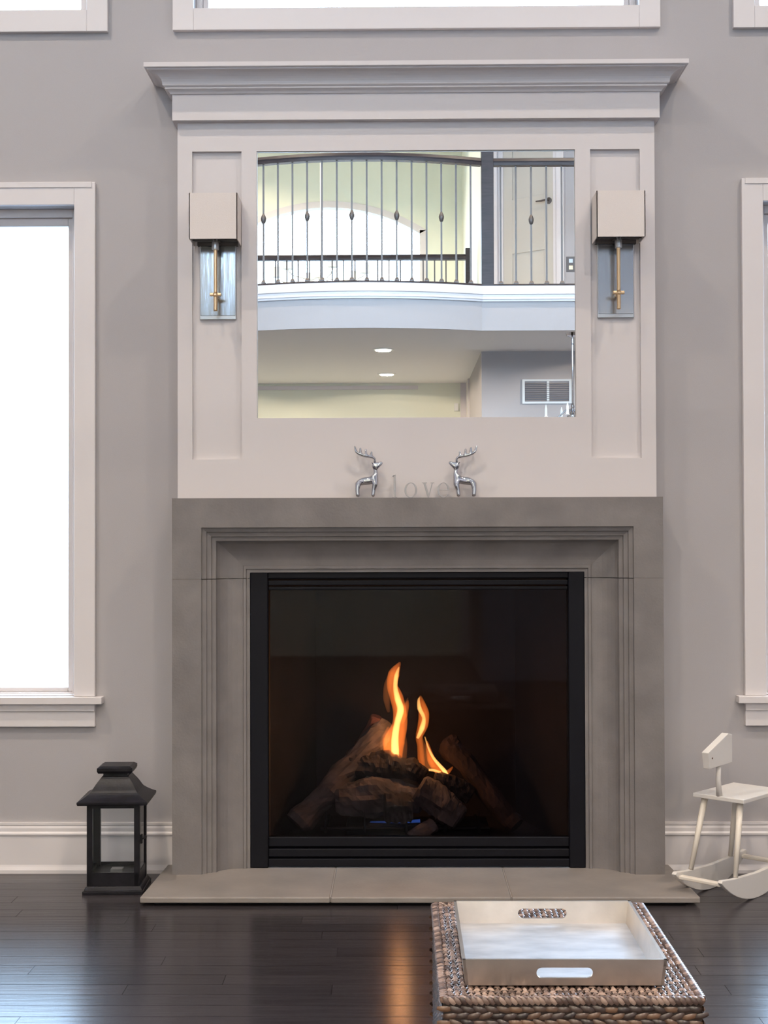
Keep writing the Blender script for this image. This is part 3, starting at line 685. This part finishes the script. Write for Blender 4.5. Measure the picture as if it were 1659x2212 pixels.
hdm = MB().prism([(-.165, .436), (-.02, .442), (-.02, .535), (-.045, .541), (-.175, .490)], -.0125, .0125, XZ)
hdo = hdm.build('head_block', 'toy', rk, bevel=.0015)
MB().lathe([(.003, 0), (.003, .0008)], 10, (-.150, -.0133, .470), 'y').build('eye', 'log_red', hdo)

# ------------------------------------------------------------------ ottoman and tray
X0, X1, Y0, Y1, ZO = .008, .492, -2.475, -1.82, .37
ot = thing('wicker_ottoman', 'square woven brown wicker ottoman carrying the silver tray', 'ottoman', ((X0+X1)/2, (Y0+Y1)/2, 0))
ow, od = (X1-X0)/2, (Y1-Y0)/2
MB().box(-ow+.008, ow-.008, -od+.008, od-.008, 0.0, ZO-.004).build('core', 'wicker_core', ot)
pi_ = .0125; mb = MB(); nx, ny = int((2*ow-.03)/pi_), int((2*od-.03)/pi_)
for i in range(nx):
    for j in range(ny):
        cx_ = -ow+.015+(i+.5)*(2*ow-.03)/nx; cy_ = -od+.015+(j+.5)*(2*od-.03)/ny; a_ = rnd.uniform(-.25, .25); q = rnd.uniform(.85, 1.1)
        if (i+j) % 2: u_, v_ = Vector((cos(a_), sin(a_), 0))*pi_*.66*q, Vector((-sin(a_), cos(a_), 0))*pi_*.34
        else: u_, v_ = Vector((-sin(a_), cos(a_), 0))*pi_*.66*q, Vector((cos(a_), sin(a_), 0))*pi_*.34
        mb.cell((cx_, cy_, ZO-.0025+rnd.uniform(-.0008, .0008)), u_, v_, (0, 0, 1), .0056)
tag(mb.build('top_weave', 'wicker', ot, smooth=True), kind='stuff')
mb = MB()
def side_weave(p, d, n_, L_):
    rows = int((ZO-.02)/.0118); rh = (ZO-.014)/rows; cols = int(L_/.021); cw = L_/cols
    for r_ in range(rows):
        for c_ in range(cols):
            s_ = 1 if r_ % 2 else -1; a_ = .22*s_+rnd.uniform(-.2, .2)
            ct = Vector(p)+Vector(d)*((c_+.5+(.25 if r_ % 2 else -.25))*cw)+Vector((0, 0, (r_+.5)*rh+rnd.uniform(-.001, .001)))
            u_ = (Vector(d)*cos(a_)+Vector((0,0,1))*sin(a_))*cw*.62; v_ = (-Vector(d)*sin(a_)+Vector((0,0,1))*cos(a_))*rh*.42
            mb.cell(ct, u_, v_, n_, .0055)
side_weave((-ow+.004, -od+.006, 0), (1, 0, 0), (0, -1, 0), 2*ow-.008); side_weave((ow-.004, od-.006, 0), (-1, 0, 0), (0, 1, 0), 2*ow-.008)
side_weave((-ow+.006, od-.004, 0), (0, -1, 0), (-1, 0, 0), 2*od-.008); side_weave((ow-.006, -od+.004, 0), (0, 1, 0), (1, 0, 0), 2*od-.008)
tag(mb.build('side_weave', 'wicker_shaded', ot, smooth=True), kind='stuff')
def rope(p, q, name):
    p, q = Vector(p), Vector(q); n_ = int((q-p).length/.010); d = (q-p).normalized(); side = Vector((d.y, -d.x, 0)); mb = MB()
    for i in range(n_):
        c_ = p+(q-p)*((i+.5)/n_)
        for ang in (0, 90, 180):
            a = radians(ang); nn = side*cos(a)+Vector((0,0,1))*sin(a); tt = d*.5+d.cross(nn)*.55
            mb.cell(c_+nn*.0065, tt.normalized()*.0085, d.cross(tt).normalized().cross(nn) and nn.cross(tt).normalized()*.0042, nn, .003)
    return tag(mb.build(name, 'wicker', ot, smooth=True), kind='stuff')
e = .008
for p, q in (((-ow+e, -od+e, ZO-.004), (ow-e, -od+e, ZO-.004)), ((ow-e, -od+e, ZO-.004), (ow-e, od-e, ZO-.004)), ((ow-e, od-e, ZO-.004), (-ow+e, od-e, ZO-.004)), ((-ow+e, od-e, ZO-.004), (-ow+e, -od+e, ZO-.004))): rope(p, q, 'edge_braid')
for p, q in (((-ow+e, -od+e, ZO-.004), (ow-e, -od+e, ZO-.004)), ((ow-e, -od+e, ZO-.004), (ow-e, od-e, ZO-.004)), ((ow-e, od-e, ZO-.004), (-ow+e, od-e, ZO-.004)), ((-ow+e, od-e, ZO-.004), (-ow+e, -od+e, ZO-.004))):
    MB().tube([p, q], .0062, 8).build('edge_core', 'rope', ot, smooth=True)

ty = thing('serving_tray', 'square silver tray with slotted handles on the wicker ottoman', 'tray', (.2425, -2.2065, ZO+.0035))
tw, td, th, tk = .1895, .2075, .0495, .006; fl = .006
MB().box(-tw+fl+.002, tw-fl-.002, -td+fl+.002, td-fl-.002, 0, .004).build('tray_floor', 'tray', ty)
def tray_side(horiz, s, slot):
    L_ = tw if horiz else td; D_ = td if horiz else tw; Lb = L_-fl; Db = D_-fl
    def fn(a, b, h):    # a along, b height, h thickness inwards
        k = b/th; aa = a*(Lb+(L_-Lb)*k)/L_; dd = (Db+(D_-Db)*k)-h
        return (aa, s*dd, b) if horiz else (s*dd, aa, b)
    mb = MB(); sl = .053; z0_, z1_ = .014, .034
    if not slot: mb.prism([(-L_, 0), (L_, 0), (L_, th), (-L_, th)], 0, tk, fn)
    else:
        r_ = (z1_-z0_)/2; zc = (z0_+z1_)/2; ins = [(sl-r_+r_*cos(t), zc+r_*sin(t)) for t in [pi/2-i*pi/8 for i in range(9)]]+[(-sl+r_-r_*cos(t), zc-r_*sin(t)) for t in [pi/2-i*pi/8 for i in range(9)]]
        # outer loop points matched to the slot loop
        ou = []
        for i, (a, b) in enumerate(ins):
            if i < 9: ou.append((sl if i == 0 else L_, th) if i < 3 else ((L_, th*(1-(i-2)/4)) if i < 7 else ((L_, 0) if i == 7 else (sl, 0))))
            else:
                k = i-9; ou.append((-sl if k == 0 else -L_, 0) if k < 3 else ((-L_, th*((k-2)/4)) if k < 7 else ((-L_, th) if k == 7 else (-sl, th))))
        mb.strip(ou, ins, 0, tk, fn, closed=True); bmesh.ops.remove_doubles(mb.bm, verts=mb.bm.verts, dist=1e-6)
    return mb.build('tray_side', 'tray_side', ty)
tray_side(True, -1, True); tray_side(True, 1, True); tray_side(False, -1, False); tray_side(False, 1, False)

# ------------------------------------------------------------------ balcony railings
def yr(x): return YB+bulge(x)-.05
rl = thing('balcony_railing', 'curved dark wood balcony railing with thin iron balusters, seen in the mirror', 'railing', (0, 0, 3.03))
hp = [(.028, .905), (.030, .925), (.034, .935), (.028, .955), (.012, .962), (-.012, .962), (-.028, .955), (-.034, .935), (-.030, .925), (-.028, .905)]
rpath = [(x, yr(x)) for x in bx if -1.3 < x < .52]; rpath = [(-1.25, yr(-1.25))]+[p for p in rpath if p[0] > -1.25]+[(.55, yr(.55))]
for i, pth in enumerate((rpath, [(.64, YB-.05), (RX, YB-.05)], [(-RX, YB-.05), (-1.34, YB-.05)])):
    MB().sweep(pth, hp, XYZ).build('handrail', 'dark_wood', rl); MB().sweep(pth, [(.035, 0), (.035, .018), (.025, .026), (-.025, .026), (-.035, .018), (-.035, 0)], XYZ).build('shoe_rail', 'dark_wood', rl)
for x in (.595, -1.295): MB().box(x-.045, x+.045, YB-.095, YB-.005, 0, 1.14).box(x-.055, x+.055, YB-.105, YB+.005, 1.14, 1.165).build('newel_post', 'dark_wood', rl, bevel=.003)
bme = None
def baluster(parent, x, y_, k, zb=.026, zt=.905):
    o = MB().box(-.0065, .0065, -.0065, .0065, zb, zt).build('baluster', 'iron', parent) if k is None else None
    return o
b0 = MB().box(-.0065, .0065, -.0065, .0065, .026, .905).build('baluster', 'iron', rl)
sh = MB().frustum(.034, .034, .026, .034, .034, .036).frustum(.034, .034, .036, .018, .018, .052).build('shoe', 'iron', b0)
kn = MB().lathe([(.007, .47), (.013, .478), (.018, .495), (.020, .508), (.016, .524), (.009, .538), (.007, .545)], 10).build('knuckle', 'iron', b0, smooth=True)
first = True
def put_bal(x, y_, knuckle, parent, zoff=0):
    global first
    if first: o = b0; first = False
    else:
        o = b0.copy(); COL.objects.link(o); o.parent = parent
        s2 = sh.copy(); COL.objects.link(s2); s2.parent = o
        if knuckle: k2 = kn.copy(); COL.objects.link(k2); k2.parent = o
    o.location = (x, y_, zoff); return o
for k in range(0, 15): put_bal(-1.056+.109*k, yr(-1.056+.109*k), k % 3 == 0, rl)
for k in range(-1, 0): put_bal(-1.056+.109*k, yr(-1.056+.109*k), False, rl)
for k in range(0, 26): put_bal(.693+.113*k, YB-.05, k % 3 == 2, rl)
for k in range(0, 20): put_bal(-1.39-.113*k, YB-.05, k % 3 == 0, rl)
fr_ = thing('foyer_railing', 'straight dark railing behind the balcony railing, in front of the arched window', 'railing', (0, 0, 3.03))
MB().sweep([(-RX, -8.90), (.60, -8.90)], hp, XYZ).build('handrail', 'dark_wood', fr_); MB().sweep([(-RX, -8.90), (.60, -8.90)], [(.035, 0), (.035, .026), (-.035, .026), (-.035, 0)], XYZ).build('shoe_rail', 'dark_wood', fr_)
MB().box(.60, .645, -8.925, -8.875, 0, 1.02).build('newel_post', 'dark_wood', fr_, bevel=.003)
for k in range(0, 30): put_bal(.52-.113*k, -8.90, False, fr_)

# ------------------------------------------------------------------ fittings behind the camera
def can_light(x, y_, zc, label, power, r_=.085, group=None):
    t = thing('ceiling_light', label, 'ceiling light', (x, y_, zc), group=group)
    mb = MB(); n_ = 28
    P = [(r_*cos(2*pi*i/n_), r_*sin(2*pi*i/n_)) for i in range(n_)]; Q = [(.8*a, .8*b) for a, b in P]
    mb.strip(P, Q, -.006, 0, XYZ, closed=True); mb.build('trim_ring', 'plastic', t)
    MB().lathe([(.8*r_, -.003), (.8*r_, 0)], 28).build('diffuser', 'glow', t)
    if power: area('lamp', (0, 0, -.012), (0, 0, 0), r_*1.4, 0, power, (1, .86, .70), shape='DISK', parent=t, spread=radians(168 if zc < 4 else (150 if y_ < -7 else 135)))
    return t
can_light(-.19, -6.41, 2.717, 'round recessed ceiling light nearer the balcony edge, seen in the mirror', 48, .088)
can_light(-.178, -8.14, 2.717, 'round recessed ceiling light farther back, seen in the mirror', 48, .088)
HI = 68
for x, y_, w_ in ((-2.5, -2.2, 'left, nearer the fireplace wall'), (2.5, -2.2, 'right, nearer the fireplace wall'), (-1.5, -4.2, 'left, near the bridge'), (1.5, -4.2, 'right, near the bridge')):
    can_light(x, y_, CEIL, 'recessed light high in the great room ceiling, '+w_, HI, .1, 'high ceiling lights out of view')
for x, y_, w_, p_ in ((-.93, -9.7, 'before the chandelier', 150), (-2.6, -10.8, 'left of the chandelier', 120), (-1.6, -7.2, 'over the bridge', 12)):
    can_light(x, y_, CEIL, 'added fill light high in the foyer ceiling, '+w_, p_, .1, 'added foyer fill lights out of view')  # unseen lamps added to brighten the foyer and upper hall
for x, y_, w_, p_ in ((-2.0, -7.2, 'far left', 52), (-1.9, -8.1, 'left', 48), (1.9, -5.95, 'right by the grey wall', 75)):
    can_light(x, y_, 2.717, 'added fill light under the bridge, '+w_, p_, .088, 'added lower fill lights out of view')  # unseen lamps added to brighten the rooms under the bridge
ch = thing('chandelier', 'pale chandelier with small white drum shades before the arched window', 'chandelier', (-.93, -10.565, 4.08))
MB().tube([(0, 0, 0), (0, 0, CEIL-4.08-.02)], .009, 10).lathe([(.06, CEIL-4.08-.02), (.06, CEIL-4.08)], 20).build('stem', 'plastic', ch)
MB().lathe([(.01, -.05), (.03, -.03), (.03, 0), (.012, .03)], 16).build('hub', 'plastic', ch, smooth=True)
for k in range(6):
    a = radians(60*k+12); d = Vector((cos(a), sin(a), 0))
    ar = MB().tube([tuple(d*.02), tuple(d*.2+Vector((0, 0, -.05))), tuple(d*.42+Vector((0, 0, -.04))), tuple(d*.5+Vector((0, 0, .0))), tuple(d*.5+Vector((0, 0, .05)))], .007, 8).build('arm', 'plastic', ch, smooth=True)
    MB().lathe([(.058, .02), (.052, .135)], 20, tuple(d*.5)).build('lamp_shade', 'bulb_shade', ar)
pe = thing('pendant_chandelier', 'chrome pendant on a long rod hanging below the balcony at the mirror edge', 'pendant', (1.238, -5.54, 2.15))
MB().lathe([(.045, .551), (.045, .558), (.02, .567)][::-1] and [(.016, .535), (.045, .545), (.05, .567)], 20).build('canopy', 'chrome', pe)
MB().tube([(0, 0, .04), (0, 0, .54)], .0075, 10).lathe([(.011, .478), (.011, .49)], 12).build('rod', 'chrome', pe)
MB().lathe([(.012, -.10), (.03, -.08), (.034, -.05), (.016, -.02), (.010, 0), (.014, .015), (.008, .04)], 16).build('hub', 'chrome', pe, smooth=True)
for k in range(5):
    a = radians(72*k+180); d = Vector((cos(a), sin(a), 0))
    ar = MB().tube([tuple(d*.01+Vector((0,0,-.02))), tuple(d*.04+Vector((0,0,.0))), tuple(d*.09+Vector((0,0,-.05))), tuple(d*.16+Vector((0,0,-.10))), tuple(d*.20+Vector((0,0,-.06)))], .005, 8).build('arm', 'chrome', pe, smooth=True)
    MB().lathe([(.018, -.062), (.010, -.055), (.009, .0), (.002, .03)], 12, tuple(d*.20)).build('candle', 'plastic', ar)
av = thing('air_vent', 'white framed wall vent with two grey louvred halves, seen in the mirror', 'vent', (1.159, -6.57, 2.384))
w_, h_ = .207, .1
MB().box(-w_, w_, 0, .012, h_-.016, h_).box(-w_, w_, 0, .012, -h_, -h_+.018).box(-w_, -w_+.02, 0, .012, -h_+.018, h_-.016).box(w_-.03, w_, 0, .012, -h_+.018, h_-.016).box(-.006, .014, 0, .012, -h_+.018, h_-.016).build('vent_frame', 'plastic', av)
MB().box(-w_+.01, w_-.01, 0, .002, -h_+.01, h_-.01).build('vent_back', 'grey_box', av)
for k in range(9):
    MB().box(-w_+.02, w_-.03, 0, .014, -.0015, .0015, Matrix.Translation((0, .0025, -h_+.03+k*.0175)) @ Matrix.Rotation(radians(-40), 4, 'X')).build('slat', 'grey_box', av)
th_ = MB().box(-.02, .02, 0, .02, -.038, .038).box(-.012, .012, .02, .022, .005, .028).build('thermostat', 'plastic', loc=(.505, -8.95, 2.476), bevel=.003); tag(th_, 'small white wall control high on the pale green wall', 'thermostat')
op = thing('outlet_plate', 'small dark metal wall plate right of the white panelled door', 'outlet', (1.372, P1.y, 3.458))
MB().box(-.038, .038, 0, .006, -.063, .063).build('plate', 'iron', op, bevel=.002)
for zc in (-.028, .028): MB().box(-.016, .016, .006, .008, zc-.016, zc+.016).build('socket', 'brass' if zc < 0 else 'steel', op)

# ------------------------------------------------------------------ outside
struct(MB().box(-30, 30, .3, 60, -.6, -.5).box(-30, 30, -45, -12.5, -.6, -.5).build('ground', 'snow'))
sd = thing('garden_box', 'pale low lidded box outside, just above the sill of the left window', 'garden box', (-3.43, 6.0, -.46))
MB().box(-.36, .36, 0, .5, -.04, .455).build('box_body', 'siding', sd)
MB().prism([(-.41, .455), (.41, .455), (.38, .49), (.28, .53), (-.28, .53), (-.38, .49)], -.04, .54, XZ).build('lid', 'roofing', sd)
